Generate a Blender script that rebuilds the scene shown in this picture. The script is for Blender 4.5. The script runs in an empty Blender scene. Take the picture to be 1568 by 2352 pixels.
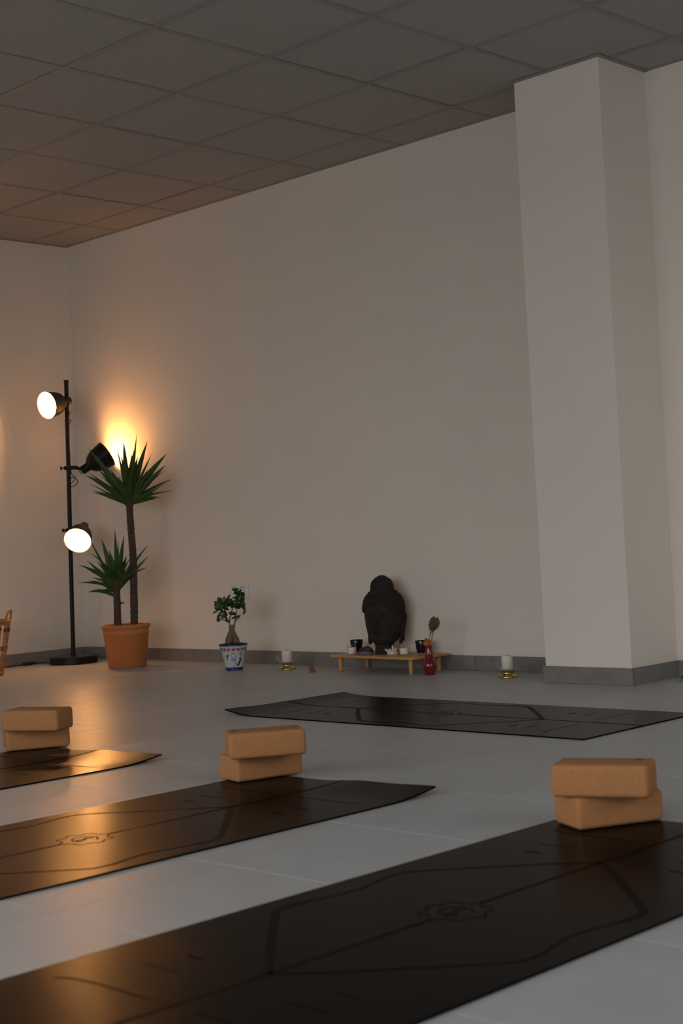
import bpy, math, random
from mathutils import Vector, Matrix
random.seed(7)
SC = bpy.context.scene
COL = SC.collection
PI = math.pi

# ------------------------------------------------------------------ camera
CAM = Vector((8.038, -5.701, 0.688))
YAW, PITCH, ROLL = math.radians(-44.563), math.radians(1.072), math.radians(-2.995)
FW = Vector((math.sin(YAW) * math.cos(PITCH), math.cos(YAW) * math.cos(PITCH), math.sin(PITCH)))
RH = Vector((math.cos(YAW), -math.sin(YAW), 0))          # horizontal axis across the view
FH = Vector((math.sin(YAW), math.cos(YAW), 0))           # horizontal axis into the room
_u = RH.cross(FW)
_r2 = RH * math.cos(ROLL) + _u * math.sin(ROLL)
_u2 = -RH * math.sin(ROLL) + _u * math.cos(ROLL)
cd = bpy.data.cameras.new('camera')
cam = bpy.data.objects.new('camera', cd); COL.objects.link(cam)
cam.matrix_world = Matrix(((_r2.x, _u2.x, -FW.x, CAM.x), (_r2.y, _u2.y, -FW.y, CAM.y), (_r2.z, _u2.z, -FW.z, CAM.z), (0, 0, 0, 1)))
cd.sensor_fit = 'VERTICAL'; cd.sensor_height = 23.5; cd.sensor_width = 15.67
cd.lens = 3376.4 / 2352 * 23.5
cd.clip_start = 0.05
cd.dof.use_dof = True; cd.dof.focus_distance = 6.3; cd.dof.aperture_fstop = 3.5
SC.camera = cam

# ------------------------------------------------------------------ world, light, exposure
SKY_STRENGTH = 2.7
BULB_STRENGTH = 425.0
w = bpy.data.worlds.new('world'); SC.world = w; w.use_nodes = True
nt = w.node_tree; nt.nodes.clear()
out = nt.nodes.new('ShaderNodeOutputWorld'); bg = nt.nodes.new('ShaderNodeBackground')
tc = nt.nodes.new('ShaderNodeTexCoord'); sep = nt.nodes.new('ShaderNodeSeparateXYZ'); rmp = nt.nodes.new('ShaderNodeValToRGB')
nt.links.new(tc.outputs['Generated'], sep.inputs[0]); nt.links.new(sep.outputs['Z'], rmp.inputs[0])
rmp.color_ramp.elements[0].position = 0.0; rmp.color_ramp.elements[0].color = (0.50, 0.49, 0.47, 1)
rmp.color_ramp.elements[1].position = 0.03; rmp.color_ramp.elements[1].color = (1.0, 0.98, 0.95, 1)
nt.links.new(rmp.outputs[0], bg.inputs[0]); bg.inputs[1].default_value = SKY_STRENGTH
nt.links.new(bg.outputs[0], out.inputs[0])
# the shop window of the room lets the sky in (portal: guides sky sampling, gives no light of its own)
WX0, WX1, WZ0, WZ1, WY = 2.6, 9.0, 0.12, 2.5, -6.9
pd = bpy.data.lights.new('window_portal', 'AREA'); pd.shape = 'RECTANGLE'; pd.size = WX1 - WX0; pd.size_y = WZ1 - WZ0
pd.cycles.is_portal = True
po = bpy.data.objects.new('window_portal', pd); COL.objects.link(po)
po.location = ((WX0 + WX1) / 2, WY - 0.03, (WZ0 + WZ1) / 2); po.rotation_euler = (PI / 2, 0, 0)
W2Y0, W2Y1, W2Z0, W2Z1, RX1 = -3.75, -1.3, 0.95, 2.4, 9.6
pd2 = bpy.data.lights.new('side_window_portal', 'AREA'); pd2.shape = 'RECTANGLE'; pd2.size = W2Y1 - W2Y0; pd2.size_y = W2Z1 - W2Z0
pd2.cycles.is_portal = True
po2 = bpy.data.objects.new('side_window_portal', pd2); COL.objects.link(po2)
po2.location = (RX1 + .03, (W2Y0 + W2Y1) / 2, (W2Z0 + W2Z1) / 2); po2.rotation_euler = (PI / 2, 0, PI / 2)
SC.view_settings.view_transform = 'Standard'; SC.view_settings.look = 'None'
SC.view_settings.gamma = 1.0; SC.view_settings.use_curve_mapping = False
SC.view_settings.exposure = 0.0

# ------------------------------------------------------------------ helpers
def link(name, me, mat=None, parent=None):
    o = bpy.data.objects.new(name, me); COL.objects.link(o)
    if mat is not None and me is not None and not me.materials: me.materials.append(mat)
    if parent is not None: o.parent = parent
    return o
def tag(o, label, cat, group=None):
    o['label'] = label; o['category'] = cat
    if group: o['group'] = group
    return o
def thing(name, label, cat, loc=(0, 0, 0), rz=0, group=None):
    o = bpy.data.objects.new(name, None); COL.objects.link(o); o.empty_display_size = 0.05
    o.location = loc; o.rotation_euler = (0, 0, rz)
    return tag(o, label, cat, group)
def struct(o):
    o['kind'] = 'structure'; return o
class MB:
    def __init__(s): s.v = []; s.f = []; s.sm = []
    def add(s, v, f, smooth=False):
        b = len(s.v); s.v += [tuple(x) for x in v]; s.f += [tuple(i + b for i in q) for q in f]; s.sm += [smooth] * len(f)
        return s
    def box(s, x0, x1, y0, y1, z0, z1):
        return s.add([(x0, y0, z0), (x1, y0, z0), (x1, y1, z0), (x0, y1, z0), (x0, y0, z1), (x1, y0, z1), (x1, y1, z1), (x0, y1, z1)],
                     [(0, 3, 2, 1), (4, 5, 6, 7), (0, 1, 5, 4), (1, 2, 6, 5), (2, 3, 7, 6), (3, 0, 4, 7)])
    def rbox(s, sx, sy, sz, r, n=4, z0=0.0):
        """box with rounded edges, centred in x, y, base at z0"""
        hx, hy = sx / 2, sy / 2
        rings = []
        prof = [(r * (1 - math.cos(a)), r * (1 - math.sin(a))) for a in [i * PI / 2 / n for i in range(n + 1)]]  # (z offset start.., inset)
        zs = []
        for k in range(n + 1):
            a = k * PI / 2 / n
            zs.append((z0 + r - r * math.cos(a), r - r * math.sin(a)))
        for k in range(n + 1):
            a = PI / 2 - k * PI / 2 / n
            zs.append((z0 + sz - r + r * math.cos(a), r - r * math.sin(a)))
        V = []
        for z, ins in zs:
            rr = max(r - ins, 0.0)
            ring = []
            for cx, cy, a0 in ((hx - r, hy - r, 0), (-hx + r, hy - r, PI / 2), (-hx + r, -hy + r, PI), (hx - r, -hy + r, 1.5 * PI)):
                for k in range(n + 1):
                    a = a0 + k * PI / 2 / n
                    ring.append((cx + rr * math.cos(a), cy + rr * math.sin(a), z))
            rings.append(ring)
        m = len(rings[0]); F = []
        for ring in rings: V += ring
        for i in range(len(rings) - 1):
            for j in range(m):
                F.append((i * m + j, i * m + (j + 1) % m, (i + 1) * m + (j + 1) % m, (i + 1) * m + j))
        F.append(tuple(range(m - 1, -1, -1))); F.append(tuple((len(rings) - 1) * m + j for j in range(m)))
        return s.add(V, F, True)
    def lathe(s, prof, n=32, close=False, mat=None, smooth=True):
        """prof: list of (radius, z); caps where radius is 0 collapse"""
        V = []; F = []
        for r, z in prof:
            for k in range(n):
                a = 2 * PI * k / n
                V.append((r * math.cos(a), r * math.sin(a), z))
        m = len(prof)
        for i in range(m - 1 if not close else m):
            j = (i + 1) % m
            for k in range(n):
                F.append((i * n + k, i * n + (k + 1) % n, j * n + (k + 1) % n, j * n + k))
        if mat is not None: V = [tuple(mat @ Vector(q)) for q in V]
        return s.add(V, F, smooth)
    def tube(s, pts, rad, n=8, cap=True):
        pts = [Vector(q) for q in pts]; V = []; F = []
        rads = rad if isinstance(rad, (list, tuple)) else [rad] * len(pts)
        t0 = (pts[1] - pts[0]).normalized()
        ref = Vector((0, 0, 1)) if abs(t0.z) < .9 else Vector((1, 0, 0))
        nx = t0.cross(ref).normalized()
        for i, q in enumerate(pts):
            t = (pts[min(i + 1, len(pts) - 1)] - pts[max(i - 1, 0)]).normalized()
            nx = (nx - t * nx.dot(t)).normalized(); ny = t.cross(nx)
            for k in range(n):
                a = 2 * PI * k / n
                V.append(q + (nx * math.cos(a) + ny * math.sin(a)) * rads[i])
        for i in range(len(pts) - 1):
            for k in range(n):
                F.append((i * n + k, i * n + (k + 1) % n, (i + 1) * n + (k + 1) % n, (i + 1) * n + k))
        if cap:
            F.append(tuple(range(n - 1, -1, -1))); F.append(tuple((len(pts) - 1) * n + k for k in range(n)))
        return s.add(V, F, True)
    def sphere(s, c, r, nu=16, nv=10, sc=(1, 1, 1)):
        V = []; F = []
        for i in range(nv + 1):
            p = PI * i / nv
            for k in range(nu):
                a = 2 * PI * k / nu
                V.append((c[0] + r * sc[0] * math.sin(p) * math.cos(a), c[1] + r * sc[1] * math.sin(p) * math.sin(a), c[2] - r * sc[2] * math.cos(p)))
        for i in range(nv):
            for k in range(nu):
                F.append((i * nu + k, i * nu + (k + 1) % nu, (i + 1) * nu + (k + 1) % nu, (i + 1) * nu + k))
        return s.add(V, F, True)
    def mesh(s, name, mat=None):
        me = bpy.data.meshes.new(name); me.from_pydata(s.v, [], s.f)
        me.polygons.foreach_set('use_smooth', s.sm); me.update()
        me.validate()
        if mat is not None: me.materials.append(mat)
        return me
    def build(s, name, mat=None, parent=None, sharp=None):
        me = s.mesh(name, mat)
        if sharp is not None:
            try: me.set_sharp_from_angle(angle=math.radians(sharp))
            except Exception: pass
        return link(name, me, None, parent)
def at(base, r, z, d=0.0):
    """point from a floor base: r across the view, z up, d into the room"""
    return Vector((base[0], base[1], 0)) + RH * r + FH * d + Vector((0, 0, z))

# ------------------------------------------------------------------ materials
def mat(name, color, rough=0.5, metal=0.0, spec=0.5, noise=None, bump=None, trans=0.0, ior=1.45, emit=None, coat=0.0, sss=0.0):
    """noise: (scale, amount, detail) value variation in the surface; bump: (scale, strength)"""
    m = bpy.data.materials.new(name); m.use_nodes = True
    N = m.node_tree.nodes; L = m.node_tree.links; b = N['Principled BSDF']
    b.inputs['Base Color'].default_value = (*color, 1); b.inputs['Roughness'].default_value = rough
    b.inputs['Metallic'].default_value = metal; b.inputs['IOR'].default_value = ior
    b.inputs['Specular IOR Level'].default_value = spec
    b.inputs['Transmission Weight'].default_value = trans
    b.inputs['Coat Weight'].default_value = coat
    if sss:
        b.inputs['Subsurface Weight'].default_value = sss; b.inputs['Subsurface Radius'].default_value = (.01, .006, .003)
    if emit:
        b.inputs['Emission Color'].default_value = (*emit[0], 1); b.inputs['Emission Strength'].default_value = emit[1]
    geo = N.new('ShaderNodeNewGeometry')
    if noise:
        n = N.new('ShaderNodeTexNoise'); n.inputs['Scale'].default_value = noise[0]; n.inputs['Detail'].default_value = noise[2] if len(noise) > 2 else 5
        L.new(geo.outputs['Position'], n.inputs['Vector'])
        mr = N.new('ShaderNodeMapRange'); mr.inputs[1].default_value = .25; mr.inputs[2].default_value = .75
        mr.inputs[3].default_value = 1 - noise[1]; mr.inputs[4].default_value = 1 + noise[1]
        L.new(n.outputs['Fac'], mr.inputs[0])
        mx = N.new('ShaderNodeVectorMath'); mx.operation = 'SCALE'; mx.inputs[0].default_value = color
        L.new(mr.outputs[0], mx.inputs['Scale']); L.new(mx.outputs[0], b.inputs['Base Color'])
    if bump:
        n2 = N.new('ShaderNodeTexNoise'); n2.inputs['Scale'].default_value = bump[0]; n2.inputs['Detail'].default_value = 4
        L.new(geo.outputs['Position'], n2.inputs['Vector'])
        bp = N.new('ShaderNodeBump'); bp.inputs['Strength'].default_value = bump[1]; bp.inputs['Distance'].default_value = 0.01
        L.new(n2.outputs['Fac'], bp.inputs['Height']); L.new(bp.outputs[0], b.inputs['Normal'])
    return m
M = {}
M['wall'] = mat('wall_paint', (.86, .805, .745), .85, spec=.25, noise=(2.5, .02), bump=(140, .05))
M['tilec'] = mat('ceiling_tile_fibre', (.40, .385, .37), .95, spec=.1, noise=(60, .04), bump=(300, .12))
M['bar'] = mat('ceiling_bar', (.31, .295, .285), .6, spec=.3)
M['plenum'] = mat('plenum', (.12, .12, .12), .9)
M['grout'] = mat('grout', (.29, .295, .30), .8)
M['skirt'] = mat('skirting_tile', (.235, .228, .22), .5, noise=(14, .12), spec=.4)
M['rubber'] = mat('mat_rubber', (.0035, .0033, .0032), .245, spec=.05, ior=1.28, noise=(30, .1), bump=(400, .025))
M['rubber_line'] = mat('mat_etched_line', (.004, .004, .004), .5, spec=.1, ior=1.28)
M['black_metal'] = mat('black_metal', (.008, .008, .009), .45, spec=.3)
M['white_in'] = mat('shade_lining', (.85, .82, .76), .5)
M['bulb'] = mat('bulb', (1, 1, 1), .5, emit=((1.0, .43, .12), BULB_STRENGTH))
M['bulb_dim'] = mat('bulb_low_watt', (1, 1, 1), .5, emit=((1.0, .43, .12), BULB_STRENGTH * .46))
M['bulb_mid'] = mat('bulb_mid_watt', (1, 1, 1), .5, emit=((1.0, .43, .12), BULB_STRENGTH * .50))
M['terra'] = mat('terracotta', (.56, .20, .065), .55, noise=(30, .06), spec=.35)
M['soil'] = mat('soil', (.02, .014, .009), .95, noise=(120, .4), bump=(150, .6))
M['bark'] = mat('yucca_bark', (.085, .05, .034), .85, noise=(60, .4), bump=(90, .5))
M['leaf'] = mat('yucca_leaf', (.04, .085, .012), .45, noise=(18, .2), spec=.4)
M['leaf2'] = mat('ficus_leaf', (.022, .065, .014), .35, noise=(30, .25), spec=.5)
M['leaf2b'] = mat('ficus_young_leaf', (.06, .13, .012), .4, noise=(30, .25), spec=.5)
M['fbark'] = mat('ficus_bark', (.19, .13, .085), .8, noise=(50, .3), bump=(80, .35))
M['glaze'] = mat('white_glaze', (.62, .62, .66), .25, spec=.5)
M['blue'] = mat('blue_glaze', (.02, .022, .14), .25)
M['ink'] = mat('dark_blue_paint', (.02, .022, .06), .3)
M['red'] = mat('red_paint', (.35, .05, .05), .3)
M['green'] = mat('green_paint', (.02, .055, .012), .3)
M['plastic'] = mat('white_plastic', (.80, .80, .82), .25, spec=.5)
M['hole'] = mat('dark_hole', (.03, .03, .035), .5)
M['wax'] = mat('wax', (.80, .77, .72), .5, spec=.3)
M['wick'] = mat('wick', (.05, .045, .04), .9)
M['brass'] = mat('brass', (.62, .44, .13), .22, metal=1.0)
M['bamboo'] = mat('bamboo', (.60, .33, .105), .4, noise=(9, .12), spec=.4)
M['stone'] = mat('dark_stone', (.030, .024, .021), .78, noise=(40, .25), bump=(160, .3), spec=.3)
M['blackglass'] = mat('black_glass', (.006, .006, .008), .08, spec=.5)
M['amethyst'] = mat('amethyst', (.045, .026, .055), .3, noise=(60, .5))
M['geode'] = mat('geode_crust', (.16, .15, .12), .7, noise=(80, .4))
M['quartz'] = mat('quartz', (.66, .60, .58), .35, noise=(60, .1), sss=.2)
M['redglass'] = mat('red_glass', (.17, .004, .007), .06, spec=.6, coat=.5)
M['petal'] = mat('orange_petal', (.50, .17, .02), .7, noise=(80, .25))
M['feather'] = mat('feather', (.12, .068, .018), .7, noise=(200, .4))
M['feather_eye'] = mat('feather_eye', (.012, .045, .04), .4)
M['stem'] = mat('stem', (.06, .045, .04), .6)
M['straw'] = mat('straw', (.42, .31, .09), .7, noise=(120, .3))
M['incense'] = mat('incense_wood', (.25, .085, .055), .6, noise=(40, .15))
M['cork'] = mat('cork', (.45, .215, .092), .85, noise=(260, .16, 3), bump=(420, .25), spec=.2)
M['stamp'] = mat('stamp_ink', (.12, .085, .07), .8)
M['rattan'] = mat('rattan', (.42, .20, .07), .5, noise=(40, .3))
M['rattan_dark'] = mat('rattan_binding', (.12, .055, .03), .6)
M['cable'] = mat('cable', (.010, .010, .010), .45)
M['frame'] = mat('window_frame', (.25, .25, .26), .4)
def tile_material():
    m = bpy.data.materials.new('porcelain_tile'); m.use_nodes = True
    N = m.node_tree.nodes; L = m.node_tree.links; b = N['Principled BSDF']
    geo = N.new('ShaderNodeNewGeometry'); oi = N.new('ShaderNodeObjectInfo')
    ad = N.new('ShaderNodeVectorMath'); ad.operation = 'ADD'
    cmb = N.new('ShaderNodeCombineXYZ'); mu = N.new('ShaderNodeMath'); mu.operation = 'MULTIPLY'; mu.inputs[1].default_value = 40
    L.new(oi.outputs['Random'], mu.inputs[0]); L.new(mu.outputs[0], cmb.inputs[2])
    L.new(geo.outputs['Position'], ad.inputs[0]); L.new(cmb.outputs[0], ad.inputs[1])
    n1 = N.new('ShaderNodeTexNoise'); n1.inputs['Scale'].default_value = 3.5; n1.inputs['Detail'].default_value = 7; n1.inputs['Roughness'].default_value = .65
    L.new(ad.outputs[0], n1.inputs['Vector'])
    r = N.new('ShaderNodeValToRGB'); r.color_ramp.elements[0].position = .3; r.color_ramp.elements[1].position = .72
    r.color_ramp.elements[0].color = (.395, .425, .45, 1); r.color_ramp.elements[1].color = (.47, .50, .53, 1)
    L.new(n1.outputs['Fac'], r.inputs[0]); L.new(r.outputs[0], b.inputs['Base Color'])
    mr = N.new('ShaderNodeMapRange'); mr.inputs[3].default_value = .32; mr.inputs[4].default_value = .41
    L.new(n1.outputs['Fac'], mr.inputs[0]); L.new(mr.outputs[0], b.inputs['Roughness'])
    b.inputs['Specular IOR Level'].default_value = .14
    return m
M['tile'] = tile_material()
def pane_material(name='window_pane', ior=1.3):
    m = bpy.data.materials.new(name); m.use_nodes = True
    N = m.node_tree.nodes; L = m.node_tree.links; N.remove(N['Principled BSDF'])
    t = N.new('ShaderNodeBsdfTransparent'); g = N.new('ShaderNodeBsdfGlossy'); g.inputs['Roughness'].default_value = .02
    mx = N.new('ShaderNodeMixShader'); lw = N.new('ShaderNodeLayerWeight'); lw.inputs['Blend'].default_value = .5
    pw = N.new('ShaderNodeMath'); pw.operation = 'POWER'; pw.inputs[1].default_value = 4.0 if ior < 1.4 else 2.6
    ml = N.new('ShaderNodeMath'); ml.operation = 'MULTIPLY_ADD'; ml.inputs[1].default_value = .55 if ior < 1.4 else .85; ml.inputs[2].default_value = ((ior - 1) / (ior + 1)) ** 2
    L.new(lw.outputs['Facing'], pw.inputs[0]); L.new(pw.outputs[0], ml.inputs[0]); L.new(ml.outputs[0], mx.inputs[0]); L.new(t.outputs[0], mx.inputs[1]); L.new(g.outputs[0], mx.inputs[2])
    L.new(mx.outputs[0], N['Material Output'].inputs[0])
    return m
M['pane'] = pane_material()
M['glass'] = pane_material('clear_glass', 1.45)

# ------------------------------------------------------------------ the room
H = 2.716
RY1 = WY            # window wall
floor = struct(MB().box(-.2, RX1 + .2, RY1 - .2, .2, -.15, -.0025).build('floor', M['grout']))
# floor tiles, pitch read from the joints
TPX, TPY = 0.4655, 0.4612
tile_me = MB()
g = .0010; e = .0008
hx, hy = TPX / 2 - g, TPY / 2 - g
tile_me.add([(-hx, -hy, -.0022), (hx, -hy, -.0022), (hx, hy, -.0022), (-hx, hy, -.0022),
             (-hx, -hy, -e), (hx, -hy, -e), (hx, hy, -e), (-hx, hy, -e),
             (-hx + e, -hy + e, 0), (hx - e, -hy + e, 0), (hx - e, hy - e, 0), (-hx + e, hy - e, 0)],
            [(8, 9, 10, 11)] + [(a, (a + 1) % 4, 4 + (a + 1) % 4, 4 + a) for a in range(4)] + [(4 + a, 4 + (a + 1) % 4, 8 + (a + 1) % 4, 8 + a) for a in range(4)])
tile_mesh = tile_me.mesh('floor_tile', M['tile'])
def in_view(p, mx=260):
    d = p - CAM; z = d.dot(FW)
    if z < .3: return False
    x = 784 + 3376.4 * d.dot(_r2) / z; y = 1176 - 3376.4 * d.dot(_u2) / z
    return -mx < x < 1568 + mx and -mx < y < 2352 + mx
rest = MB(); ntile = 0
ox, oy = 5.622 - TPX / 2 - 13 * TPX, -.407 - TPY / 2 + 2 * TPY
for i in range(0, 24):
    for j in range(0, 21):
        cx = ox + i * TPX; cy = oy - j * TPY
        x0, x1 = max(cx - TPX / 2, 0), min(cx + TPX / 2, RX1); y0, y1 = max(cy - TPY / 2, RY1), min(cy + TPY / 2, 0)
        if x1 - x0 < .02 or y1 - y0 < .02: continue
        full = (x1 - x0 > TPX - .001) and (y1 - y0 > TPY - .001)
        vis = any(in_view(Vector((x, y, 0))) for x in (x0, cx, x1) for y in (y0, cy, y1))
        if vis and ntile < 298:
            if full:
                o = link('floor_tile', tile_mesh, None, floor); o.location = (cx, cy, 0)
            else:
                MB().box(x0 + g, x1 - g, y0 + g, y1 - g, -.0022, 0).build('floor_tile', M['tile'], floor)
            ntile += 1
        else:
            rest.box(x0 + g, x1 - g, y0 + g, y1 - g, -.0022, 0)
ro = rest.build('tile_field', M['tile'], floor); ro['kind'] = 'stuff'

struct(MB().box(-.2, RX1 + .2, 0, .2, -.1, H + .3).build('wall_back', M['wall']))
struct(MB().box(-.2, 0, RY1 - .2, 0, -.1, H + .3).build('wall_left', M['wall']))
wr = MB().box(RX1, RX1 + .2, RY1 - .2, W2Y0, -.1, H + .3).box(RX1, RX1 + .2, W2Y1, 0, -.1, H + .3)
wr.box(RX1, RX1 + .2, W2Y0, W2Y1, -.1, W2Z0).box(RX1, RX1 + .2, W2Y0, W2Y1, W2Z1, H + .3)
struct(wr.build('wall_right', M['wall']))
wf = MB()
wf.box(0, WX0, RY1 - .2, RY1, -.1, H + .3); wf.box(WX1, RX1, RY1 - .2, RY1, -.1, H + .3)
wf.box(WX0, WX1, RY1 - .2, RY1, -.1, WZ0); wf.box(WX0, WX1, RY1 - .2, RY1, WZ1, H + .3)
struct(wf.build('wall_front', M['wall']))
CX0, CX1, CY = 4.018, 4.473, -.363
struct(MB().box(CX0, CX1, CY, 0, -.05, H - .004).build('wall_column', M['wall']))

# windows behind and beside the camera
def window(name, loc, rz, wid, hei, npan):
    win = bpy.data.objects.new(name, None); COL.objects.link(win); struct(win)
    win.location = loc; win.rotation_euler = (0, 0, rz); h2 = wid / 2
    fb = MB().box(-h2, h2, -.04, .04, 0, .06).box(-h2, h2, -.04, .04, hei - .06, hei)
    fb.box(-h2, -h2 + .06, -.04, .04, .06, hei - .06).box(h2 - .06, h2, -.04, .04, .06, hei - .06)
    fb.build('window_frame', M['frame'], win)
    for k in range(1, npan):
        x = -h2 + wid * k / npan
        MB().box(x - .03, x + .03, -.04, .04, .06, hei - .06).build('mullion', M['frame'], win)
    for k in range(npan):
        a = -h2 + wid * k / npan + .03; b = -h2 + wid * (k + 1) / npan - .03
        MB().box(a, b, -.004, .004, .06, hei - .06).build('pane', M['pane'], win)
window('window_1', ((WX0 + WX1) / 2, RY1 - .1, WZ0), 0, WX1 - WX0, WZ1 - WZ0, 4)
window('window_2', (RX1 + .1, (W2Y0 + W2Y1) / 2, W2Z0), PI / 2, W2Y1 - W2Y0, W2Z1 - W2Z0, 2)

# skirting: one row of cut tiles along each wall
def skirting(name, p0, p1, nrm, cuts, h=.073, t=.010):
    base = bpy.data.objects.new(name, None); COL.objects.link(base); struct(base)
    p0 = Vector((*p0, 0)); p1 = Vector((*p1, 0)); d = (p1 - p0); Ln = d.length; d.normalize(); n = Vector((*nrm, 0))
    base.location = p0
    ang = math.atan2(d.y, d.x); base.rotation_euler = (0, 0, ang)
    s = 1 if Vector((-d.y, d.x, 0)).dot(n) > 0 else -1
    cs = [0] + [c for c in cuts if .03 < c < Ln - .03] + [Ln]
    for a, b in zip(cs[:-1], cs[1:]):
        y0, y1 = sorted((0, s * t))
        m = MB(); m.box(a + .0012, b - .0012, y0, y1, .0006, h)
        m.build('skirting_tile', M['skirt'], base)
    return base
skirting('baseboard_back', (0, 0), (CX0, 0), (0, -1), [.06 + .4655 * k for k in range(12)])
skirting('baseboard_rear', (CX1, 0), (RX1, 0), (0, -1), [.12 + .4655 * k for k in range(12)])
skirting('baseboard_left', (0, RY1), (0, -.011), (1, 0), [.33 + .4612 * k for k in range(20)])
skirting('baseboard_column', (CX0 - .01, CY), (CX1 + .010, CY), (0, -1), [])
skirting('baseboard_side', (CX1, CY), (CX1, -.011), (1, 0), [])
skirting('baseboard_inner', (CX0, CY), (CX0, -.011), (-1, 0), [])
skirting('baseboard_right', (RX1, RY1), (RX1, -.011), (-1, 0), [.46 * k for k in range(20)])

# suspended ceiling
ceil = struct(MB().box(-.2, RX1 + .2, RY1 - .2, .2, H + .10, H + .25).build('ceiling', M['plenum']))
gx = [0.6 * i for i in range(0, 17)]
gy = [-.294 - .6 * j for j in range(0, 14)]
xs = [0.0] + [x for x in gx if .1 < x < RX1 - .1] + [RX1]
ys = [0.0] + [y for y in gy if y > RY1 + .1] + [RY1]
ct = MB(); q = .294
ct.add([(-q, -q, 0), (q, -q, 0), (q, q, 0), (-q, q, 0), (-q, -q, .016), (q, -q, .016), (q, q, .016), (-q, q, .016)],
       [(0, 3, 2, 1), (4, 5, 6, 7), (0, 1, 5, 4), (1, 2, 6, 5), (2, 3, 7, 6), (3, 0, 4, 7)])
ct_mesh = ct.mesh('ceiling_tile', M['tilec'])
for a, b in zip(xs[:-1], xs[1:]):
    for c, d in zip(ys[:-1], ys[1:]):
        if abs(b - a - .6) < .01 and abs(c - d - .6) < .01:
            o = link('ceiling_tile', ct_mesh, None, ceil); o.location = ((a + b) / 2, (c + d) / 2, H + random.uniform(0, .0015))
        else:
            MB().box(a + .006, b - .006, d + .006, c - .006, H, H + .016).build('ceiling_tile', M['tilec'], ceil)
for x in xs[1:-1]:
    MB().box(x - .012, x + .012, RY1, 0, H - .003, H - .0004).build('grid_bar', M['bar'], ceil)
for y in ys[1:-1]:
    for a, b in zip(xs[:-1], xs[1:]):
        if not (a < CX0 and b > CX0 and False):
            MB().box(a + .012, b - .012, y - .012, y + .012, H - .0028, H - .0004).build('grid_bar', M['bar'], ceil)
tr = MB().box(0, CX0, -.022, 0, H - .004, H - .0006); struct(tr.build('trim_1', M['bar']))
struct(MB().box(0, .022, RY1, -.022, H - .004, H - .0006).build('trim_2', M['bar']))
struct(MB().box(CX0 - .02, CX1 + .02, CY - .02, CY, H - .006, H - .0012).build('trim_3', M['bar']))
struct(MB().box(CX1, CX1 + .02, CY, 0, H - .006, H - .0012).build('trim_4', M['bar']))
struct(MB().box(CX1 + .02, RX1, -.022, 0, H - .004, H - .0006).build('trim_5', M['bar']))

# ------------------------------------------------------------------ yoga mats
ML, MW, MT = 1.765, .69, .0045
LINES = []      # (polyline [(u, a)], half width)
half = [((0, .46), (.107, .36), (.226, .24), (.275, .19), (.290, .165), (.291, .145), (.288, .105)),
        ((.288, .105), (.271, .02), (.267, -.03), (.279, -.085), (.291, -.13), (.289, -.18), (.258, -.217), (.186, -.29), (.09, -.385), (0, -.462))]
for sgn in (1, -1):
    LINES.append(([(sgn * u, sgn * a) for u, a in half[0]], .0085))
    LINES.append(([(sgn * u, sgn * a) for u, a in half[1]], .0036))
    LINES.append(([(0, sgn * .067), (0, sgn * .30), (0, sgn * .60), (0, sgn * .8825)], .0048))
    for s2 in (1, -1):
        LINES.append(([(s2 * .13, sgn * .655), (s2 * .20, sgn * .655), (s2 * .25, sgn * .662), (s2 * .28, sgn * .675)], .0020))
        LINES.append(([(s2 * .05, sgn * .655), (s2 * .13, sgn * .655)], .0016))
        LINES.append(([(s2 * .13, sgn * .54), (s2 * .215, sgn * .54)], .0018))
        LINES.append(([(s2 * .155, sgn * .463), (s2 * .168, sgn * .466), (s2 * .182, sgn * .466), (s2 * .197, sgn * .463)], .0040))
ring = []
for k in range(49):
    t = 2 * PI * k / 48
    r_ = .054 + .014 * abs(math.cos(4 * t)) ** 2
    ring.append((r_ * math.cos(t), r_ * math.sin(t)))
LINES.append((ring, .0018))
LINES.append(([(.031 * math.cos(t), .031 * math.sin(t)) for t in [PI * .15 + k * PI * 1.6 / 16 for k in range(17)]], .0022))
LINES.append(([(-.004, -.024), (.006, -.008), (-.006, .006), (.004, .022)], .0050))
def smooth(t):
    t = max(0, min(1, t)); return t * t * (3 - 2 * t)
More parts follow.
